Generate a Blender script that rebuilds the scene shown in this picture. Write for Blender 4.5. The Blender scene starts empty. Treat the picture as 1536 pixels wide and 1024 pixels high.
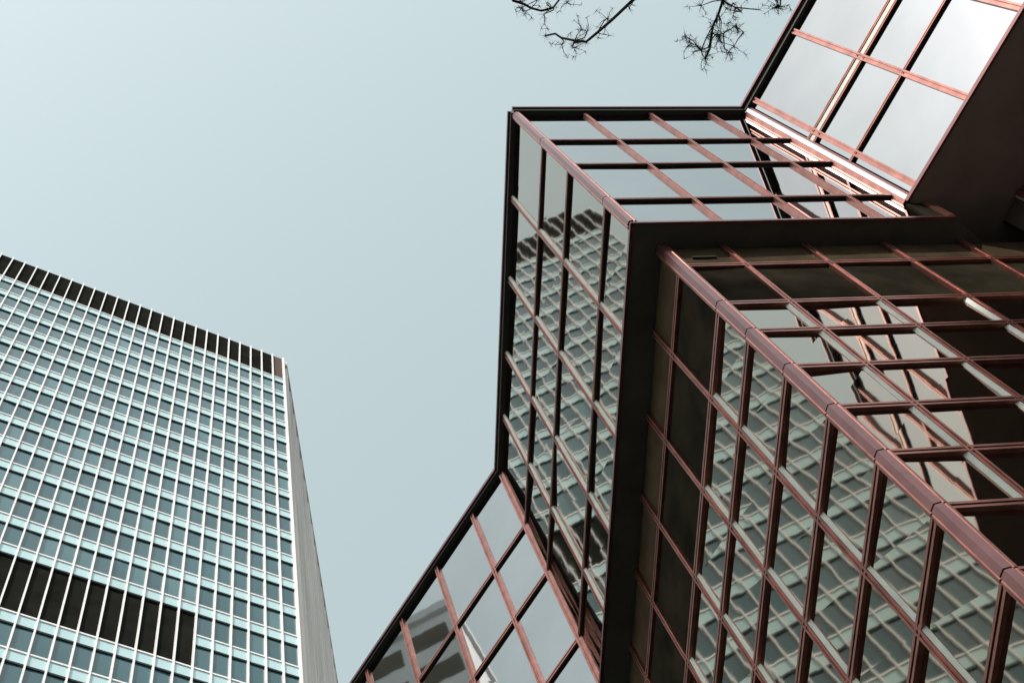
import bpy, bmesh, math, random
from mathutils import Vector, Matrix
random.seed(7)
rad = math.radians
scene = bpy.context.scene
C = scene.collection

# ------------------------------------------------------------------ camera
camd = bpy.data.cameras.new("camera")
cam = bpy.data.objects.new("camera", camd)
C.objects.link(cam)
camd.sensor_fit = 'HORIZONTAL'
camd.sensor_width = 36.0
camd.lens = 52.285
camd.clip_start = 0.1
camd.clip_end = 5000
R3 = ((0.97779, -0.034476, 0.206732), (-0.037798, 0.941197, 0.335737), (-0.20615, -0.336094, 0.91899))
mw = Matrix.Identity(4)
for r in range(3):                      # columns: right, up (= -image down), back (= -view)
    mw[r][0] = R3[r][0]
    mw[r][1] = -R3[r][1]
    mw[r][2] = -R3[r][2]
mw[2][3] = 1.6
cam.matrix_world = mw
scene.camera = cam

# ------------------------------------------------------------------ light
SUN_AZ, SUN_EL = -122.0, 46.0
world = bpy.data.worlds.new("World")
scene.world = world
world.use_nodes = True
nt = world.node_tree
bg = nt.nodes["Background"]
sky = nt.nodes.new("ShaderNodeTexSky")
sky.sky_type = 'NISHITA'
sky.sun_disc = False
sky.sun_elevation = rad(SUN_EL)
sky.sun_rotation = rad(90 - SUN_AZ)     # measured clockwise from +Y
sky.air_density = 1.0
sky.dust_density = 2.2
sky.ozone_density = 1.0
hs = nt.nodes.new("ShaderNodeHueSaturation")
hs.inputs['Saturation'].default_value = 0.34
hs.inputs['Hue'].default_value = 0.42
nt.links.new(sky.outputs[0], hs.inputs['Color'])
nt.links.new(hs.outputs[0], bg.inputs[0])
bg.inputs[1].default_value = 0.15
sund = bpy.data.lights.new("sun", 'SUN')
sund.energy = 2.0
sund.angle = rad(0.5)
sund.color = (1.0, 0.95, 0.88)
sun = bpy.data.objects.new("sun", sund)
C.objects.link(sun)
sdir = Vector((math.cos(rad(SUN_AZ)) * math.cos(rad(SUN_EL)), math.sin(rad(SUN_AZ)) * math.cos(rad(SUN_EL)), math.sin(rad(SUN_EL))))
sun.rotation_euler = sdir.to_track_quat('Z', 'Y').to_euler()
sun.location = sdir * 300
vs = scene.view_settings
vs.view_transform = 'Standard'
vs.look = 'None'
vs.exposure = 1.02
vs.gamma = 1.0

# ------------------------------------------------------------------ materials
def mat(name, col, rough=0.5, metal=0.0, spec=0.5, var=0.0, scale=3.0, bump=0.0, bscale=8.0, stretch=None, coat=0.0, own=False):
    m = bpy.data.materials.new(name)
    m.use_nodes = True
    n, l = m.node_tree.nodes, m.node_tree.links
    b = n["Principled BSDF"]
    b.inputs['Base Color'].default_value = (*col, 1)
    b.inputs['Roughness'].default_value = rough
    b.inputs['Metallic'].default_value = metal
    b.inputs['Specular IOR Level'].default_value = spec
    b.inputs['Coat Weight'].default_value = coat
    if var or bump:
        tc = n.new("ShaderNodeTexCoord")
        src = tc.outputs['Object']
        if own:
            oi = n.new("ShaderNodeObjectInfo")
            ml = n.new("ShaderNodeMath"); ml.operation = 'MULTIPLY'; ml.inputs[1].default_value = 300.0
            ad = n.new("ShaderNodeVectorMath"); ad.operation = 'ADD'
            l.new(oi.outputs['Random'], ml.inputs[0])
            l.new(src, ad.inputs[0]); l.new(ml.outputs[0], ad.inputs[1])
            src = ad.outputs[0]
        if stretch:
            mp = n.new("ShaderNodeMapping")
            mp.inputs['Scale'].default_value = stretch
            l.new(src, mp.inputs['Vector'])
            src = mp.outputs['Vector']
    if var:
        t = n.new("ShaderNodeTexNoise")
        t.inputs['Scale'].default_value = scale
        t.inputs['Detail'].default_value = 5
        l.new(src, t.inputs['Vector'])
        rp = n.new("ShaderNodeMapRange")
        rp.inputs['From Min'].default_value = 0.3
        rp.inputs['From Max'].default_value = 0.7
        rp.inputs['To Min'].default_value = 1 - var
        rp.inputs['To Max'].default_value = 1 + var
        l.new(t.outputs['Fac'], rp.inputs['Value'])
        mx = n.new("ShaderNodeMix")
        mx.data_type = 'RGBA'
        mx.blend_type = 'MULTIPLY'
        mx.inputs['Factor'].default_value = 1
        mx.inputs['A'].default_value = (*col, 1)
        l.new(rp.outputs['Result'], mx.inputs['B'])
        l.new(mx.outputs['Result'], b.inputs['Base Color'])
    if bump:
        t2 = n.new("ShaderNodeTexNoise")
        t2.inputs['Scale'].default_value = bscale
        t2.inputs['Detail'].default_value = 1.5
        l.new(src, t2.inputs['Vector'])
        bp = n.new("ShaderNodeBump")
        bp.inputs['Strength'].default_value = 1.0
        bp.inputs['Distance'].default_value = bump
        l.new(t2.outputs['Fac'], bp.inputs['Height'])
        l.new(bp.outputs['Normal'], b.inputs['Normal'])
    return m

ROSE = mat('rose_metal', (0.36, 0.148, 0.115), 0.34, 0.85, var=0.25, scale=3.5)
ROSE_TRIM = mat('rose_trim', (0.20, 0.09, 0.085), 0.3, 0.85, var=0.12, scale=4)
COPPER = mat('copper_edge', (0.60, 0.24, 0.08), 0.35, 0.85, var=0.2, scale=6)
GASKET = mat('black_gasket', (0.028, 0.026, 0.022), 0.5, spec=0.3)
STOP = mat('pale_glazing_stop', (0.56, 0.58, 0.49), 0.5, var=0.1, scale=4)
GLASS = mat('mirror_glass', (0.345, 0.355, 0.35), 0.02, 1.0, var=0.06, scale=0.7, bump=0.0005, bscale=1.0, own=True)
BRONZE = mat('bronze_mirror_glass', (0.355, 0.325, 0.262), 0.025, 1.0, bump=0.0009, bscale=1.2, own=True)
SPANDREL = mat('bronze_spandrel_glass', (0.062, 0.044, 0.026), 0.3, 0.0, 0.06, var=0.35, scale=2.2, bump=0.002, bscale=2)
DARKGLASS = mat('dark_bronze_glass', (0.024, 0.020, 0.0135), 0.5, 0.0, 0.0, var=0.4, scale=1.6, bump=0.003, bscale=1.3)
BACK = mat('dark_backing', (0.012, 0.011, 0.010), 0.9, spec=0.1)
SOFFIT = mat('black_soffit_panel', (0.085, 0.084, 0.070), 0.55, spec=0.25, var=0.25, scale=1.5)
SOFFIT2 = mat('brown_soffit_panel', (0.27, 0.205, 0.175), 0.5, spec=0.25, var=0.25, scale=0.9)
WINGPANEL = mat('dark_brown_panel', (0.075, 0.055, 0.046), 0.35, spec=0.15, var=0.3, scale=0.8)
ROOF = mat('grey_roof_gravel', (0.22, 0.21, 0.20), 0.95, var=0.25, scale=6)
GRANITE = mat('granite_base', (0.20, 0.16, 0.15), 0.45, var=0.3, scale=22)
WHITE = mat('white_fin_paint', (0.68, 0.655, 0.64), 0.42, var=0.05, scale=0.8)
AQUA = mat('aqua_spandrel', (0.37, 0.52, 0.525), 0.3, 0.0, 0.5, var=0.06, scale=0.35)
TEAL = mat('teal_window_glass', (0.028, 0.076, 0.086), 0.06, 0.0, 0.6, var=0.22, scale=0.16, bump=0.004, bscale=0.8)
TEAL2 = mat('light_teal_window_glass', (0.06, 0.125, 0.135), 0.06, 0.0, 0.6, var=0.22, scale=0.16, bump=0.004, bscale=0.8)
LOUVRE = mat('dark_louvre', (0.013, 0.0135, 0.011), 0.7, spec=0.0, var=0.25, scale=0.7)
LOUVRE2 = mat('rusty_louvre', (0.05, 0.028, 0.018), 0.6, spec=0.2, var=0.5, scale=0.7, stretch=(1, 1, 0.2))
HEADSHADE = mat('painted_head_shade', (0.016, 0.02, 0.02), 0.7, spec=0.2)  # shadow of spandrel and sill on the glass, painted as a dark strip
CONCRETE = mat('ribbed_concrete', (0.50, 0.47, 0.44), 0.85, spec=0.25, var=0.18, scale=0.25, stretch=(1, 1, 0.15))
LIMESTONE = mat('pale_limestone', (0.46, 0.46, 0.46), 0.8, var=0.1, scale=0.5)
BRIGHTMETAL = mat('bright_jamb_metal', (0.60, 0.56, 0.55), 0.45, 0.9, var=0.08, scale=3)
PALESTONE = mat('white_render', (0.78, 0.78, 0.77), 0.8, var=0.06, scale=0.4)
BROWNWIN = mat('brown_window_glass', (0.10, 0.075, 0.042), 0.15, var=0.25, scale=0.3)
PAVE = mat('dark_paving', (0.085, 0.082, 0.078), 0.85, var=0.3, scale=0.7)
ASPH = mat('asphalt', (0.05, 0.05, 0.05), 0.9, var=0.25, scale=1.5)
PAINT = mat('road_paint', (0.75, 0.75, 0.72), 0.7)
BARK = mat('dark_bark', (0.032, 0.026, 0.022), 0.9, var=0.4, scale=9, bump=0.02, bscale=14)
TWIG = mat('dark_twig', (0.018, 0.016, 0.013), 0.9, spec=0.1)
NEEDLE = mat('dry_needle', (0.042, 0.036, 0.026), 0.85, spec=0.15, var=0.3, scale=20)

# ------------------------------------------------------------------ helpers
class MB:
    """collects faces; build() links them as one mesh object"""
    def __init__(self):
        self.v, self.f, self.m, self.mats = [], [], [], []
    def mi(self, m):
        if m not in self.mats:
            self.mats.append(m)
        return self.mats.index(m)
    def face(self, pts, m):
        k = len(self.v)
        self.v += [Vector(p) for p in pts]
        self.f.append(list(range(k, k + len(pts))))
        self.m.append(self.mi(m))
    def hexa(self, p, m):               # p[0..3] bottom loop, p[4..7] top loop
        k = len(self.v)
        self.v += [Vector(q) for q in p]
        for q in ((3, 2, 1, 0), (4, 5, 6, 7), (0, 1, 5, 4), (1, 2, 6, 5), (2, 3, 7, 6), (3, 0, 4, 7)):
            self.f.append([k + i for i in q])
            self.m.append(self.mi(m))
    def prism(self, poly, z0, z1, m, m_bot=None, m_top=None):
        k, n = len(self.v), len(poly)
        self.v += [Vector((x, y, z0)) for x, y in poly] + [Vector((x, y, z1)) for x, y in poly]
        self.f.append([k + i for i in reversed(range(n))]); self.m.append(self.mi(m_bot or m))
        self.f.append([k + n + i for i in range(n)]); self.m.append(self.mi(m_top or m))
        for i in range(n):
            j = (i + 1) % n
            self.f.append([k + i, k + j, k + n + j, k + n + i]); self.m.append(self.mi(m))
    def tube(self, pts, rs, m, seg=7):
        k = len(self.v)
        n = len(pts)
        pts = [Vector(p) for p in pts]
        a = None
        for i, p in enumerate(pts):
            t = (pts[min(i + 1, n - 1)] - pts[max(i - 1, 0)]).normalized()
            a = (t.orthogonal() if a is None else a - t * a.dot(t)).normalized()
            b = t.cross(a)
            for s in range(seg):
                q = 2 * math.pi * s / seg
                self.v.append(p + (a * math.cos(q) + b * math.sin(q)) * rs[i])
        for i in range(n - 1):
            for s in range(seg):
                s2 = (s + 1) % seg
                self.f.append([k + i * seg + s, k + i * seg + s2, k + (i + 1) * seg + s2, k + (i + 1) * seg + s])
                self.m.append(self.mi(m))
        self.f.append([k + s for s in reversed(range(seg))]); self.m.append(self.mi(m))
        self.f.append([k + (n - 1) * seg + s for s in range(seg)]); self.m.append(self.mi(m))
    def build(self, name, parent=None, base=(0, 0, 0), recalc=True, smooth=False, **props):
        me = bpy.data.meshes.new(name)
        b = Vector(base)
        me.from_pydata([tuple(v - b) for v in self.v], [], self.f)
        for m in self.mats:
            me.materials.append(m)
        me.polygons.foreach_set("material_index", self.m)
        if recalc:
            bm = bmesh.new(); bm.from_mesh(me)
            bmesh.ops.recalc_face_normals(bm, faces=bm.faces)
            bm.to_mesh(me); bm.free()
        if smooth:
            me.polygons.foreach_set("use_smooth", [True] * len(me.polygons))
        me.update()
        o = bpy.data.objects.new(name, me)
        C.objects.link(o)
        o.parent = parent
        for k, v in props.items():
            o[k] = v
        return o

def thing(name, label, cat, loc, group=None):
    o = bpy.data.objects.new(name, None)
    C.objects.link(o)
    o.location = loc
    o['label'] = label
    o['category'] = cat
    if group:
        o['group'] = group
    return o

class Frame:
    """a vertical plane: u runs along the wall, n out of it, z up"""
    def __init__(self, K, d, n):
        self.K, self.d, self.n = Vector(K), Vector(d).normalized(), Vector(n).normalized()
    def p(self, u, n, z):
        q = self.K + self.d * u + self.n * n
        return Vector((q.x, q.y, z))
    def box(self, mb, u0, u1, n0, n1, z0, z1, m):
        P = self.p
        mb.hexa([P(u0, n0, z0), P(u1, n0, z0), P(u1, n1, z0), P(u0, n1, z0), P(u0, n0, z1), P(u1, n0, z1), P(u1, n1, z1), P(u0, n1, z1)], m)

# ================================================================== SETTING
mb = MB()
mb.prism([(-700, -700), (700, -700), (700, 700), (-700, 700)], -1.0, 0.0, PAVE)
mb.build('ground', kind='structure')
mb = MB()
mb.face([(-13, -400, 0.004), (-4.5, -400, 0.004), (-4.5, 400, 0.004), (-13, 400, 0.004)], ASPH)
mb.build('road', kind='structure')
mb = MB()
for y in range(-120, 120, 6):
    mb.face([(-8.85, y, 0.008), (-8.7, y, 0.008), (-8.7, y + 3, 0.008), (-8.85, y + 3, 0.008)], PAINT)
mb.build('road_marking', kind='structure')

# ================================================================== PINK OFFICE BUILDING
Z0 = 1.6                                  # eye height
def W(x, y): return Vector((x * 20, y * 20))
K1, KC, K4 = W(.3096, .6630), W(.3096, .2777), W(.549, .2777)
d1, d4 = Vector((-.524557, .851376)), Vector((.44917, -.893446))
n1, n2, n3, n4 = Vector((-.851376, -.524557)), Vector((-1, 0)), Vector((0, -1)), Vector((-.893446, -.44917))
ZR, ZS, ZS4 = 1.4165 * 20 + Z0, 20 + Z0, 1.047 * 20 + Z0
def zz(v): return v * 20 + Z0
BASE = (KC.x, KC.y, 0)
pink = thing('office_building', 'rose framed mirror glass office block with zigzag walls overhanging its lower storeys', 'building', BASE)

def intersect(p, d, q, e):
    det = d.x * -e.y + e.x * d.y
    r = q - p
    t = (r.x * -e.y + e.x * r.y) / det
    return p + d * t
# lower plan
LC = W(.3308, .2947)
L1p = K1 - n1 * 0.42
LK1 = intersect(L1p, d1, LC, Vector((0, 1)))
L4p = K4 - n4 * 1.58
LK4 = intersect(L4p, d4, LC, Vector((1, 0)))
L1e, L4e = LK1 + d1 * 14, LK4 + d4 * 12
U1e, U4e = K1 + d1 * 14.4, K4 + d4 * 12.4
upper = [U1e, K1, KC, K4, U4e, Vector((34, -2)), Vector((34, 34)), Vector((4, 34))]

def inset(a, n, k): return a - n * k
G = 0.055                                  # glass lies this far behind the frame face
# solid cores behind the glass (upper, lower, roof)
def core_poly(pts, norms, k):
    # offset polyline (first len(norms)+1 pts) inwards by k
    out = []
    for i in range(len(norms) + 1):
        if i == 0:
            out.append(pts[0] - norms[0] * k)
        elif i == len(norms):
            out.append(pts[i] - norms[-1] * k)
        else:
            a, b = norms[i - 1], norms[i]
            da, db = Vector((-a.y, a.x)), Vector((-b.y, b.x))
            out.append(intersect(pts[i] - a * k, da, pts[i] - b * k, db))
    return out
upn = [n1, n2, n3, n4]
cu = core_poly([U1e, K1, KC, K4, U4e], upn, G + 0.06)
mb = MB()
mb.prism(cu + [Vector((34, -2)), Vector((34, 34)), Vector((4, 34))], ZS4 + 0.12, ZR - 0.1, BACK)
mb.build('upper_core', pink, BASE)
cl = core_poly([L1e, LK1, LC, LK4, L4e], upn, G + 0.06)
mb = MB()
mb.prism(cl + [Vector((33, -1)), Vector((33, 33)), Vector((5, 33))], 0.0, ZS - 0.06, BACK)
mb.build('lower_core', pink, BASE)
# roof slab
mb = MB()
mb.prism(core_poly([U1e, K1, KC, K4, U4e], upn, 0.12) + [Vector((34, -2)), Vector((34, 34)), Vector((4, 34))], ZR - 0.1, ZR + 0.03, ROOF)
mb.build('roof', pink, BASE)
# soffits
mb = MB()
s_in = core_poly([U1e, K1, KC, K4 + Vector((.36, 0))], [n1, n2, n3], 0.03)
ext = Vector((16.4, 9.5))
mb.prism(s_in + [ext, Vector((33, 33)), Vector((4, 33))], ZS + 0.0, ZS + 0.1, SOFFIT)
mb.build('soffit', pink, BASE)
mb = MB()
a, b = K4 - n4 * 0.03 + d4 * 0.02, U4e - n4 * 0.03
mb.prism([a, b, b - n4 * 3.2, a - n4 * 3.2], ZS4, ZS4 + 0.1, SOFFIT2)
mb.build('wing_soffit', pink, BASE, label='brown underside panel of the sloping right wing')

def vbar(fr, mb, u, z0, z1, w=0.10, outer=0.0, stops=True, splay=.05, stop_top=99):
    """grooved vertical member: pale stop by the glass, two beads and a recessed web"""
    h = w / 2
    if stops:
        P, n0, n1_ = fr.p, -G - .02, -.012
        e, zt = splay, min(z1, stop_top)
        mb.hexa([P(u - h - e, n0, z0), P(u - h, n0, z0), P(u - h, n1_, z0), P(u - h - e, -G + .004, z0), P(u - h - e, n0, zt), P(u - h, n0, zt), P(u - h, n1_, zt), P(u - h - e, -G + .004, zt)], STOP)
        fr.box(mb, u + h, u + h + .015, n0, -G + .012, z0, z1, GASKET)
    fr.box(mb, u - h, u + h, -G - .02, outer - .016, z0, z1, ROSE)
    fr.box(mb, u - h, u - h * .38, outer - .016, outer, z0, z1, ROSE)
    fr.box(mb, u + h * .38, u + h, outer - .016, outer, z0, z1, ROSE)
def hbar(fr, mb, u0, u1, z, h=0.10, outer=-0.004, flange=False):
    """transom: dark web with two rose beads on its face"""
    if flange:
        fr.box(mb, u0, u1, -G - .02, outer - .02, z - h * .16, z + h * .14, GASKET)
        fr.box(mb, u0, u1, -G - .02, outer, z + h * .14, z + h * .5, ROSE)
        fr.box(mb, u0, u1, -G - .02, outer, z - h * .5, z - h * .16, ROSE)
        return
    fr.box(mb, u0, u1, -G - .02, outer - .02, z - h * .5, z + h * .5, GASKET)
    fr.box(mb, u0, u1, outer - .02, outer, z + h * .14, z + h * .5, ROSE)
    fr.box(mb, u0, u1, outer - .02, outer, z - h * .5, z - h * .16, ROSE)

def pane(fr, wall, u0, u1, z0, z1, m=GLASS, name='window_pane', tilt=0.002):
    a, b, c = (random.gauss(0, tilt) for _ in range(3))
    def q(u, z, s, t): return fr.p(u, -G + a * s + b * t + c * s * t * .4, z)
    mb = MB()
    # 2x2 sheet, slightly bowed, with real thickness
    um, zm = (u0 + u1) / 2, (z0 + z1) / 2
    mb.face([q(u0, z0, -1, -1), q(u1, z0, 1, -1), q(u1, z1, 1, 1), q(u0, z1, -1, 1)], m)
    for (ua, za, sa, ta), (ub, zb, sb, tb) in (((u0, z0, -1, -1), (u1, z0, 1, -1)), ((u1, z0, 1, -1), (u1, z1, 1, 1)), ((u1, z1, 1, 1), (u0, z1, -1, 1)), ((u0, z1, -1, 1), (u0, z0, -1, -1))):
        A, B = q(ua, za, sa, ta), q(ub, zb, sb, tb)
        off = Vector((*(fr.n * -0.025), 0))
        mb.face([A, B, B + off, A + off], m)
    return mb.build(name, wall, (0, 0, 0), recalc=False)

def curtain_wall(fr, u0, u1, us, zs, ztop, zbot, label, kinds=None, us_draw=None, double=(), cop=True, tilt=0.002, vw=.10, hh=.10, stops=True, splay=.05, flange=False, stop_top=99, glass=GLASS):
    """us = inner vertical members, zs = inner transoms; top and bottom rails close it"""
    mb = MB()
    fr.box(mb, u0, u1, -G - .07, -G - .05, zbot, ztop, BACK)
    wall = mb.build('curtain_wall', pink, BASE, label=label)
    def sub(mbx, name):
        o = mbx.build(name, wall, BASE)
        return o
    for u in us:
        mb = MB(); vbar(fr, mb, u, zbot + .02, ztop - .02, vw, stops=stops, splay=splay, stop_top=stop_top); sub(mb, 'mullion')
    for z in zs:
        mb = MB()
        if z in double:
            hbar(fr, mb, u0, u1, z + .13, hh); hbar(fr, mb, u0, u1, z - .13, hh)
            fr.box(mb, u0, u1, -G - .02, -.02, z - .08, z + .08, STOP)
        else:
            hbar(fr, mb, u0, u1, z, hh, flange=flange)
        sub(mb, 'transom')
    ue = [u0] + list(us) + [u1]
    ze = [zbot] + sorted(zs) + [ztop]
    for i in range(len(ue) - 1):
        for j in range(len(ze) - 1):
            k = (kinds or {}).get(len(ze) - 2 - j)
            m, nm = k if k else (glass, 'window_pane')
            o = pane(fr, wall, ue[i] + .03, ue[i + 1] - .03, ze[j] + .03, ze[j + 1] - .03, m, nm, tilt)
            o.data.transform(Matrix.Translation(Vector(BASE) * -1))
    return wall

zu = [zz(1.2875), zz(1.1915), zz(1.0730)]
F1, F2, F3, F4 = Frame(K1, d1, n1), Frame(KC, (0, 1), n2), Frame(KC, (1, 0), n3), Frame(K4, d4, n4)
w1 = curtain_wall(F1, 0.02, 14.3, [.0562 * 20 + 1.42 * i for i in range(10)], zu, ZR - .06, ZS + .05, 'dull rose framed wall of the left wing reflecting grey sky', stops=False, vw=.10, hh=.10, tilt=.0015)
w2 = curtain_wall(F2, 0.06, K1.y - KC.y - .02, [1.72, 3.40, 5.02, 6.42], zu, ZR - .06, ZS + .05, 'upper left face mirroring the gridded office tower', tilt=.006, vw=.08, hh=.08, splay=.035, glass=BRONZE)
w3 = curtain_wall(F3, 0.06, K4.x - KC.x - .02, [1.42, 2.77, 4.00], zu, ZR - .06, ZS + .05, 'upper right face mirroring clear sky', tilt=.0015, vw=.062, hh=.075, stops=False)
# rails that close the upper walls: coping with dark underside, thin sill trim at the bottom
for fr, L, zb in ((F1, 14.35, ZS), (F2, K1.y - KC.y, ZS), (F3, K4.x - KC.x, ZS)):
    mb = MB()
    fr.box(mb, 0.0, L, -G - .02, .05, ZR - (.09 if fr is F1 else .14), ZR - .02, GASKET)
    fr.box(mb, 0.0, L, -.02, .09, ZR - .02, ZR + .06, ROSE_TRIM)
    mb.build('coping', pink, BASE)
    mb = MB()
    fr.box(mb, 0.0, L + (.36 if fr is F3 else 0), -.03, .012, zb - .012, zb + .06, ROSE_TRIM)
    mb.build('sill_trim', pink, BASE)
# right wing (shorter, its own soffit)
z4 = [zz(1.250), zz(1.1645)]
w4 = curtain_wall(F4, 0.13, 12.2, [.30 + 1.535 * i for i in range(0, 8)], z4, ZR - .06, ZS4 + .05, 'sunlit right wing wall reflecting bright white sky', double=(z4[0],), stops=False, vw=.11, hh=.08, tilt=.001)
mb = MB(); F4.box(mb, 0.02, 12.3, -G - .02, .03, ZR - .15, ZR - .02, GASKET); F4.box(mb, 0.02, 12.3, -.02, .09, ZR - .02, ZR + .06, ROSE_TRIM); mb.build('coping', pink, BASE)
mb = MB(); F4.box(mb, 0.02, 12.3, -.03, .014, ZS4 - .012, ZS4 + .08, ROSE_TRIM); mb.build('sill_trim', pink, BASE)
# white stepped jamb in the inner corner beside the right wing
mb = MB()
F4.box(mb, -.09, .018, -G - .02, .0, ZS4 + .08, ZR - .16, ROSE)
F4.box(mb, .018, .095, -G - .02, .012, ZS4 + .08, ZR - .16, BRIGHTMETAL)
F4.box(mb, .095, .135, -G - .02, -.02, ZS4 + .08, ZR - .16, ROSE_TRIM)
mb.build('corner_jamb', pink, BASE, label='bright metal jamb in the inner corner')
mb = MB()
vbar(F1, mb, -.01, ZS + .08, ZR - .19, .14, 0.0, False)
mb.build('corner_mullion', pink, BASE)
# short rose return under the right wing
mb = MB()
F3.box(mb, K4.x - KC.x - .02, K4.x - KC.x + .36, -.12, -.02, ZS + .06, ZS4 - .02, DARKGLASS)
F3.box(mb, K4.x - KC.x + .24, K4.x - KC.x + .36, -.02, .02, ZS + .06, ZS4 - .02, ROSE)
mb.build('corner_return', pink, BASE)

def corner_post(P, na, nb, z0, z1, joints, s, name, label):
    """outer corner: chamfered rose cap between two round beads, cut by thin joints"""
    da, db = nb * -1, na * -1              # directions along each wall, away from the corner
    cuts = [z0] + sorted(joints) + [z1]
    mb = MB()
    core = [P + da * s * .95 - na * .06, P + da * s * .95 - na * .10, P + db * s * .95 - nb * .10, P + db * s * .95 - nb * .06, P + (na + nb) * .0]
    def poly(pts, za, zb, m):
        mb.prism([Vector((q.x, q.y)) for q in pts], za, zb, m)
    for a, b in zip(cuts[:-1], cuts[1:]):
        a2, b2 = a + .012, b - .012
        # chamfer cap
        poly([P + da * s * .42 + na * .035, P + (na + nb) * .028 - (na + nb) * .012 + na * .0, P + db * s * .42 + nb * .035, P + db * s * .42 - nb * .10, P + da * s * .42 - na * .10], a2, b2, ROSE_TRIM)
        # beads each side
        for dd, nn, mm in ((da, na, ROSE), (db, nb, ROSE)):
            c = P + dd * s * .66
            ring = [c + (dd * math.cos(t) * s * .19 + nn * (math.sin(t) * s * .19 - .0)) for t in [2 * math.pi * i / 10 for i in range(10)]]
            poly(ring, a2, b2, mm)
            poly([P + dd * s * .42 + nn * .012, P + dd * s * .50 + nn * .012, P + dd * s * .50 - nn * .09, P + dd * s * .42 - nn * .09], a2, b2, COPPER if nn is nb else GASKET)
            poly([P + dd * s * .86 - nn * .0, P + dd * s * 1.0 - nn * .0, P + dd * s * 1.0 - nn * .13, P + dd * s * .86 - nn * .13], a2, b2, ROSE)
    for a in cuts[1:-1]:
        poly([P + da * s * .9 - na * .03, P - (na + nb) * .02, P + db * s * .9 - nb * .03, P + db * s * .9 - nb * .12, P + da * s * .9 - na * .12], a - .012, a + .012, GASKET)
    mb.build(name, pink, BASE, label=label)

corner_post(KC, n2, n3, ZS + .06, ZR - .03, [zu[0], zu[2]], .135, 'corner_post', 'upper rose corner post against the sky')

# ---- lower storeys
zl = [zz(v) for v in (.9505, .8665, .8120, .7500, .6880, .6270, .5660, .5030, .4410)]
zlow = zz(.380)
kinds = {0: (SPANDREL, 'spandrel_panel'), 1: (DARKGLASS, 'spandrel_panel')}
ML2 = Frame(LC, (0, 1), n2); ML3 = Frame(LC, (1, 0), n3); ML4 = Frame(LK4, d4, n4); ML1 = Frame(LK1, d1, n1)
wl2 = curtain_wall(ML2, .06, LK1.y - LC.y - .02, [(.3610 - .2947) * 20 + 1.335 * i for i in range(5)], zl, ZS - .02, zlow, 'lower left face mirroring the gridded office tower', kinds, tilt=.006, splay=.045, flange=True, hh=.12, stop_top=zl[1], glass=BRONZE)
wl3 = curtain_wall(ML3, .06, LK4.x - LC.x - .02, [(.3805 - .3308) * 20 + 1.27 * i for i in range(5)], zl, ZS - .02, zlow, 'lower right face mirroring the rose right wing', kinds, tilt=.006, vw=.09, splay=.05, flange=True, hh=.13, stop_top=zl[1], glass=BRONZE)
wl4 = curtain_wall(ML4, .04, 11.8, [.55 + 1.535 * i for i in range(7)], [zz(.956)] + zl[1:5], ZS4 - .02, zl[5], 'shaded lower wall under the right wing', {0: (WINGPANEL, 'spandrel_panel')}, tilt=.003, splay=.03, flange=True, glass=BRONZE)
corner_post(LC, n2, n3, zlow, ZS - .02, zl[1:], .155, 'corner_post', 'lower rose corner post below the overhang')
mb = MB()
ML3.box(mb, .36, .72, -G - .01, -.02, zz(.9720), zz(.9742), GASKET)
mb.build('vent', pink, BASE)
# shopfront base below the picture
mb = MB()
for fr, L in ((ML1, 14), (ML2, LK1.y - LC.y), (ML3, LK4.x - LC.x), (ML4, 11.8)):
    fr.box(mb, 0, L, -.2, -.02, 0, 3.2, GRANITE)
    fr.box(mb, 0, L, -.2, -.13, 3.2, zlow if fr in (ML2, ML3) else (ZS - .1 if fr is ML1 else zl[5]), DARKGLASS)
mb.build('base_storey', pink, BASE)

# ================================================================== OFFICE TOWER (left)
TR = Matrix(((0.919925, -0.389408, 0.04581), (0.387995, 0.920924, 0.036861), (-0.056541, -0.016135, 0.99827))).to_4x4()
TP = Vector((7.829, 49.413, 134.495))
tower = thing('office_tower', 'tall slab tower with white fins, aqua spandrels and a dark louvred crown', 'building', (0, 0, 0))
TM = Matrix.Translation(TP) @ TR
tower.matrix_world = TM @ Matrix.Translation((-18, 0, -139))
TB = (-18, 0, -139)                        # tower parts are written from the top right corner, then shifted to the base
NB, BAY, FH = 33, 1.073, 3.66
XL = -NB * BAY
SD = Vector((17.975, 30.373)).normalized()   # right side runs away from the corner
LD = Vector((-.02, 1)).normalized()
ZB = -134.0
fs = []                                    # floor line (top of spandrel)
zf = -6.08
while zf > ZB + 8:
    fs.append(zf); zf -= FH
SPH = 1.10
def tb(mb, x0, x1, y0, y1, z0, z1, m): mb.hexa([(x0, y0, z0), (x1, y0, z0), (x1, y1, z0), (x0, y1, z0), (x0, y0, z1), (x1, y0, z1), (x1, y1, z1), (x0, y1, z1)], m)
# body
mb = MB()
pr, pl = SD * 46, Vector((XL, 0)) + LD * 30
mb.prism([(XL + .2, .45), (-.2, .45), (pr.x - .3, pr.y), (pl.x + .3, pl.y)], ZB, -.15, BACK, m_top=ROOF)
mb.build('tower_core', tower, TB)
# dark crown panels, one per bay
for i in range(NB):
    mb = MB()
    x1 = -i * BAY
    m = LOUVRE2 if i == 0 else LOUVRE
    tb(mb, x1 - BAY + .06, x1 - .06, .10, .44, -5.75, -.05, m)
    mb.build('crown_panel', tower, TB)
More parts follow.
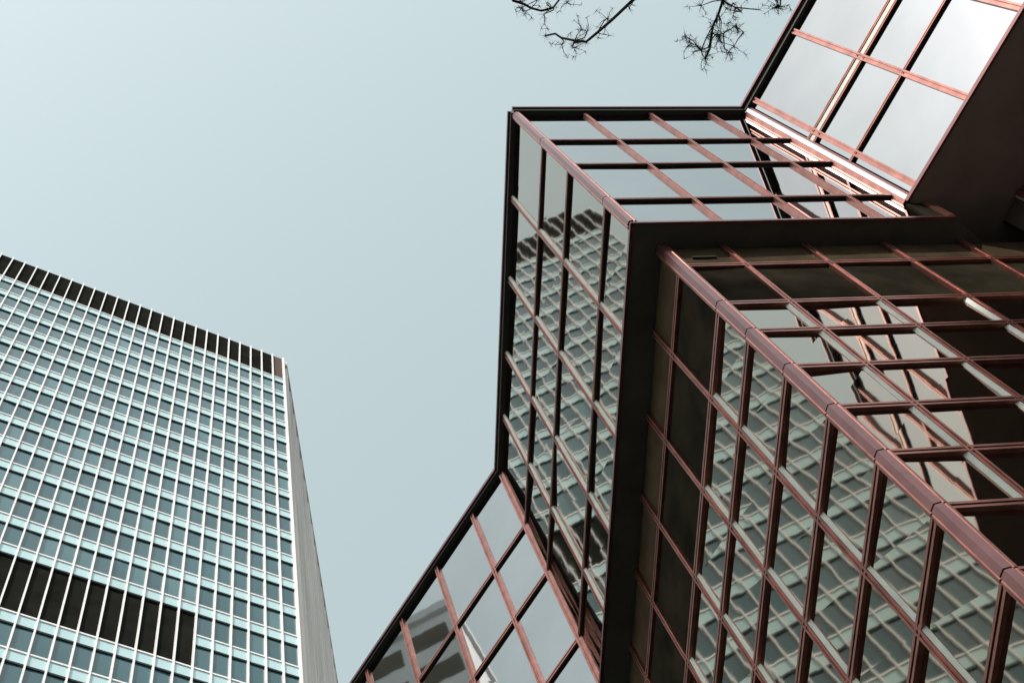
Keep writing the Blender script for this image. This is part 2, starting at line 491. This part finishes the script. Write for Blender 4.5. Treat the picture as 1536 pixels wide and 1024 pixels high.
# spandrels, sills and painted shade strips at window tops, one band per floor
band_l, band_r = -33 * BAY, -6.10 * BAY
BAND = (-55.2, -60.75)
BX0, BX1 = -18 * BAY, -6 * BAY
def in_band(x, z): return BX0 - .1 < x < BX1 + .1 and BAND[1] < z < BAND[0]
for z in fs:
    segs = [(XL, 0)]
    if BAND[1] < z - SPH / 2 < BAND[0]:
        segs = [(XL, BX0), (BX1, 0)]
    for a, b in segs:
        for y0, z0, z1, m, nm in ((.05, z - SPH, z - .14, AQUA, 'spandrel_band'), (-.01, z - .14, z, WHITE, 'sill'), (.035, z - SPH - .16, z - SPH, HEADSHADE, 'head_shade_strip')):
            mb = MB()
            tb(mb, a, b, y0, .44, z0, z1, m)
            mb.build(nm, tower, TB)
# windows: the hundred largest in the picture singly, the others together
rest = MB()
cands = []
for fi, z in enumerate(fs):
    for i in range(NB):
        x1 = -i * BAY
        zt, zb = z - SPH - .16, z - FH
        if in_band(x1 - BAY / 2, (zt + zb) / 2):
            continue
        cands.append((fi, i, x1, zb, zt))
def in_view(c):
    p = TM @ Vector((c[2] - BAY / 2, .2, (c[3] + c[4]) / 2)) - Vector((0, 0, 1.6))
    x = sum(R3[r][0] * p[r] for r in range(3)); y = sum(R3[r][1] * p[r] for r in range(3)); w = sum(R3[r][2] * p[r] for r in range(3))
    if w <= 0: return None
    px, py = 768 + 2230.85 * x / w, 512 + 2230.85 * y / w
    return (0 < px < 1536 and 0 < py < 1020), w
vis = [(in_view(c), c) for c in cands]
vis = sorted([(v[1], c) for v, c in vis if v and v[0]], key=lambda t: t[0])
big = set((c[0], c[1]) for _, c in vis[:100])
rng = random.Random(3)
wmesh = {}
for c in cands:
    fi, i, x1, zb, zt = c
    m = TEAL2 if rng.random() < .14 else TEAL
    j = [rng.gauss(0, .010) for _ in range(3)]
    mb = MB() if (fi, i) in big else rest
    y = .12
    mb.face([(x1 - BAY + .03, y - j[0] - j[1], zb), (x1 - .03, y + j[0] - j[1], zb), (x1 - .03, y + j[0] + j[1], zt), (x1 - BAY + .03, y - j[0] + j[1], zt)], m)
    if mb is not rest:
        mb.build('window', tower, TB, recalc=False)
rest.build('window_field', tower, TB, recalc=False, kind='stuff')
# dark plant-room band, one louvre panel per bay
for i in range(6, 18):
    mb = MB()
    x1 = -i * BAY
    tb(mb, x1 - BAY + .05, x1 - .05, .12, .44, BAND[1], BAND[0], LOUVRE)
    mb.build('louvre_panel', tower, TB)
# fins
for i in range(NB + 1):
    mb = MB()
    x = -i * BAY
    w = .105 if i else .18
    tb(mb, x - w / 2, x + w / 2, -.07, .44, ZB, 0.0, WHITE)
    mb.build('mullion', tower, TB)
# right side: ribbed concrete
mb = MB()
ns = Vector((SD.y, -SD.x))
def q(a, n): return Vector((.10, .30)) + SD * a + ns * n
mb.prism([q(0, -.1), q(46, -.1), q(46, -.5), q(0.3, -.5)], ZB, -.02, CONCRETE)
k = 0.3
while k < 44.5:
    mb.prism([q(k, -.1), q(k + .15, .32), q(k + .85, .32), q(k + 1.0, -.1)], ZB, -.9, CONCRETE)
    k += 2.3
mb.prism([q(0, -.1), q(46, -.1), q(46, .36), q(0.2, .36)], -.9, .02, CONCRETE)
mb.build('side_wall', tower, TB, label='grey ribbed concrete side wall')
# left side: the same window grid, seen only as a mirror image
nl = Vector((-LD.y, LD.x))
mb = MB()
def ql(a, n): return Vector((XL, .1)) + LD * a + nl * n
def lb(a0, a1, n0, n1, z0, z1, m):
    A = [ql(a0, n0), ql(a1, n0), ql(a1, n1), ql(a0, n1)]
    mb.hexa([(p.x, p.y, z0) for p in A] + [(p.x, p.y, z1) for p in A], m)
lb(.1, 30, -.3, -.1, -5.75, -.05, LOUVRE)
lb(.1, 30, -.3, -.12, ZB, -5.75, TEAL)
for z in fs:
    lb(.1, 30, -.12, .02, z - SPH, z, AQUA)
for i in range(28):
    lb(.1 + i * BAY, .2 + i * BAY, -.1, .14, ZB, 0, WHITE)
mb.build('end_wall', tower, TB)

# ================================================================== LIMESTONE BLOCK seen mirrored in the left wing
LB = Vector((-38, 22.5, 0))
block = thing('stone_block', 'pale stone block with brown windows, mirrored in the left wing glass', 'building', LB)
mb = MB()
mb.prism([(-56, 22.5), (-38, 22.5), (-38, 40), (-56, 40)], 0, 99, PALESTONE, m_top=ROOF)
mb.build('stone_wall', block, LB)
mb = MB()
mb.prism([(-56.3, 22.2), (-37.6, 22.2), (-37.6, 40.3), (-56.3, 40.3)], 99, 100.0, PALESTONE, m_top=ROOF)
mb.build('cornice', block, LB)
for fl in range(9):
    for i in range(4):
        mb = MB()
        z1 = 97.6 - fl * 4.2
        y0 = 23.0 + i * 3.9
        mb.hexa([(-38.1, y0, z1 - 2.2), (-37.94, y0, z1 - 2.2), (-37.94, y0 + 3.1, z1 - 2.2), (-38.1, y0 + 3.1, z1 - 2.2), (-38.1, y0, z1), (-37.94, y0, z1), (-37.94, y0 + 3.1, z1), (-38.1, y0 + 3.1, z1)], BROWNWIN)
        mb.build('window', block, LB)

# ================================================================== UNSEEN BLOCKER behind the viewpoint, added to shade lower walls and left wing
sx, sy = Vector((-0.5299, -0.848)), Vector((0.848, -0.5299))
OB = W(.3096, .2777) + sx * 55
across = thing('sun_blocker', 'unseen grey block with a low wing, added to shade the lower walls and left wing', 'building', (OB.x, OB.y, 0))
def ob(a, b): return OB + sx * a + sy * b
for nm, w0, w1, h in (('tall_blocker', -26, 0, 104), ('low_blocker', 0, 40, 78)):
    mb = MB()
    mb.prism([ob(0, w0), ob(0, w1), ob(14, w1), ob(14, w0)], 0, h, LIMESTONE, m_top=ROOF)
    mb.build(nm, across, (OB.x, OB.y, 0))
    z = 5.0
    while z < h - 3:
        mb = MB()
        mb.prism([ob(-.06, w0 + .8), ob(-.06, w1 - .8), ob(.1, w1 - .8), ob(.1, w0 + .8)], z, z + 1.9, BROWNWIN)
        mb.build('blocker_window_band', across, (OB.x, OB.y, 0))
        z += 3.8

# ================================================================== LARCH overhanging the top of the picture
TX, TY = 5.2, -5.5
tree = thing('larch_tree', 'bare dark larch with twiggy branch tips hanging against pale sky', 'tree', (TX, TY, 0))
TBASE = (TX, TY, 0)
tr = random.Random(11)
mb = MB()
pts, rs = [], []
for i in range(15):
    t = i / 14
    pts.append((TX + .12 * math.sin(3 * t) , TY + .15 * math.sin(2.2 * t + .4), 16.5 * t))
    rs.append(.24 * (1 - t) ** .8 + .012)
rs[0] = .34
mb.tube(pts, rs, BARK, 12)
mb.build('trunk', tree, TBASE, smooth=True)

def tuft(mb, c, n, L, r=.0015):
    c = Vector(c)
    for _ in range(n):
        d = Vector((tr.gauss(0, 1), tr.gauss(0, 1), tr.gauss(-.25, .8))).normalized()
        l = L * tr.uniform(.45, 1.15)
        a = d.orthogonal().normalized()
        b = d.cross(a)
        e = c + d * l + Vector((0, 0, -.15 * l))
        s = r * tr.uniform(.7, 1.4)
        p = [c + a * s, c - a * s * .5 + b * s * .87, c - a * s * .5 - b * s * .87]
        for i in range(3):
            mb.face([p[i], p[(i + 1) % 3], e], NEEDLE)
def spray(mt, mn, p, d, L, depth=0):
    """one crooked twig with side twigs and tufts"""
    p = Vector(p); d = Vector(d).normalized()
    pts = [p.copy()]
    n = 4
    for i in range(n):
        d = (d + Vector((tr.gauss(0, .28), tr.gauss(0, .28), tr.gauss(0, .22)))).normalized()
        p = p + d * L / n
        pts.append(p.copy())
        if tr.random() < .6: tuft(mn, p, tr.randint(1, 3), .04)
        if depth < 1 and tr.random() < .65:
            spray(mt, mn, p, d + Vector((tr.gauss(0, .9), tr.gauss(0, .9), tr.gauss(0, .7))), L * .5, depth + 1)
    r0 = .0034 if depth == 0 else .0025
    mt.tube(pts, [r0 * (1 - .6 * i / n) for i in range(n + 1)], TWIG, 4)
    tuft(mn, pts[-1], tr.randint(3, 5), .045)

def limb(points, r0, r1, n_spray=0, from_k=0, spL=.16, tufts=()):
    pts = [Vector(p) for p in points]
    # resample with a little crookedness
    out, rr = [], []
    for a, b in zip(pts[:-1], pts[1:]):
        L = (b - a).length
        k = max(1, int(L / .12))
        for i in range(k):
            t = i / k
            w = .10 * min(L, .25) * (1 if i else 0)
            out.append(a.lerp(b, t) + Vector((tr.uniform(-w, w), tr.uniform(-w, w), tr.uniform(-w, w))))
    out.append(pts[-1])
    n = len(out)
    rr = [r0 + (r1 - r0) * (i / (n - 1)) ** .7 for i in range(n)]
    mb = MB(); mb.tube(out, rr, TWIG if r0 < .05 else BARK, 7)
    mt, mn = mb, MB()
    tot = sum((out[i + 1] - out[i]).length for i in range(n - 1))
    for s in range(n_spray):
        i = tr.randint(int(from_k * (n - 1)), n - 2)
        d = (out[i + 1] - out[i]).normalized()
        spray(mt, mn, out[i], d * .6 + Vector((tr.gauss(0, .8), tr.gauss(0, .8), tr.gauss(-.1, .6))), spL * tr.uniform(.6, 1.3))
    for c in tufts:
        c = Vector(c)
        j = min(range(n), key=lambda q: (out[q] - c).length)
        mt.tube([out[j], (out[j] + c) / 2 + Vector((tr.gauss(0, .012), tr.gauss(0, .012), tr.gauss(0, .012))), c], [.0045, .0035, .0022], TWIG, 4)
        tuft(mn, c, tr.randint(8, 12), .07)
        for _ in range(3):
            spray(mt, mn, c, (tr.gauss(0, 1), tr.gauss(0, 1), tr.gauss(0, .7)), .09, 1)
    tuft(mn, out[-1], 10, .06)
    br = mt.build('branch', tree, TBASE, smooth=True)
    if mn.v: mn.build('needles', br, TBASE, recalc=False)
    return br

T = [[2.395, 1.255, 10.498], [2.248, 1.339, 10.524], [2.314, 1.354, 10.505], [2.254, 1.327, 10.525], [2.359, 1.245, 10.509], [3.252, 1.174, 10.234], [3.245, 1.298, 10.218], [3.144, 1.157, 10.276], [3.152, 1.233, 10.262], [2.995, 1.289, 10.31], [3.059, 1.327, 10.282], [3.05, 1.069, 10.32], [2.273, 1.089, 10.552], [3.474, 1.055, 10.162], [3.485, 1.043, 10.159], [3.276, 1.091, 10.235], [2.002, 1.13, 10.611], [2.511, 1.173, 10.478], [3.218, 1.329, 10.224], [2.984, 1.308, 10.311], [3.083, 1.373, 10.266], [3.165, 1.267, 10.253]]
root = (TX + .05, TY + .1, 11.6)
# the limbs whose tips hang into the picture
limb([root, (4.4, -3.2, 11.2), (3.3, -.6, 10.4), (2.76, .70, 10.10), (2.638, .949, 10.152), (2.587, 1.026, 10.211), (2.491, 1.146, 10.277), (2.414, 1.238, 10.339), (2.364, 1.301, 10.395), (2.312, 1.305, 10.461), (2.242, 1.298, 10.532), (2.218, 1.282, 10.592), (2.169, 1.304, 10.653)], .055, .006, 4, .90, .08, [T[0], T[1], T[2], T[4], T[17]])
limb([(TX + .05, TY + .1, 12.2), (4.7, -3.0, 12.0), (3.7, -.2, 10.9), (3.28, .75, 10.38), (3.231, .954, 10.375), (3.224, 1.043, 10.422), (3.219, 1.134, 10.466), (3.206, 1.214, 10.514), (3.21, 1.36, 10.545), (3.199, 1.43, 10.591)], .055, .006, 4, .90, .09, [T[7], T[8], T[10], T[20], T[11], T[21]])
limb([(3.224, 1.0, 10.40), (3.173, 1.033, 10.281), (3.259, 1.073, 10.298), (3.412, 1.085, 10.291)], .008, .003, 3, .3, .07, [T[15]])
limb([(3.203, 1.26, 10.52), (3.15, 1.33, 10.40), (3.092, 1.341, 10.375), (3.06, 1.297, 10.446), (3.029, 1.277, 10.513)], .005, .0025, 3, .2, .07, [T[9], T[10], T[19], T[20]])
limb([(3.21, 1.30, 10.53), (3.20, 1.23, 10.30), T[5], (3.30, 1.21, 10.22)], .0045, .0025, 3, .3, .07, [T[5], T[6], T[18]])
limb([root, (4.0, -3.4, 11.6), (2.3, -1.0, 10.6), (1.72, .72, 10.06), (1.782, .94, 10.064), (1.838, 1.026, 10.093), (1.905, 1.047, 10.127), (1.961, 1.075, 10.163), (2.029, 1.094, 10.196), (2.109, 1.08, 10.231), (2.154, 1.039, 10.276), (2.182, .976, 10.329)], .055, .005, 7, .90, .07, [T[16], T[12], (2.06, 1.12, 10.25)])
limb([(TX, TY + .1, 12.6), (4.9, -2.8, 12.2), (4.0, -.2, 11.0), (3.72, .90, 10.6), (3.68, 1.05, 10.62), (3.60, 1.08, 10.42), (3.474, 1.055, 10.162)], .05, .004, 5, .93, .08, [T[13], T[14], (3.50, 1.06, 10.20)])
# the rest of the crown, out of the picture
for i in range(16):
    a = rad(20 + i * 137.5) 
    if -0.2 < math.cos(a - rad(115)) and i % 2: a += 2.4
    z = 6.0 + i * .62
    L = 3.6 - .13 * i
    e = Vector((TX + L * math.cos(a), TY + L * math.sin(a), z + .3 - .05 * L))
    if e.y > -1.5: e.y = -1.5
    m = Vector((TX + .5 * L * math.cos(a), TY + .5 * L * math.sin(a), z + .35))
    limb([(TX, TY, z), m, e], .045, .006, 16, .25, .4)
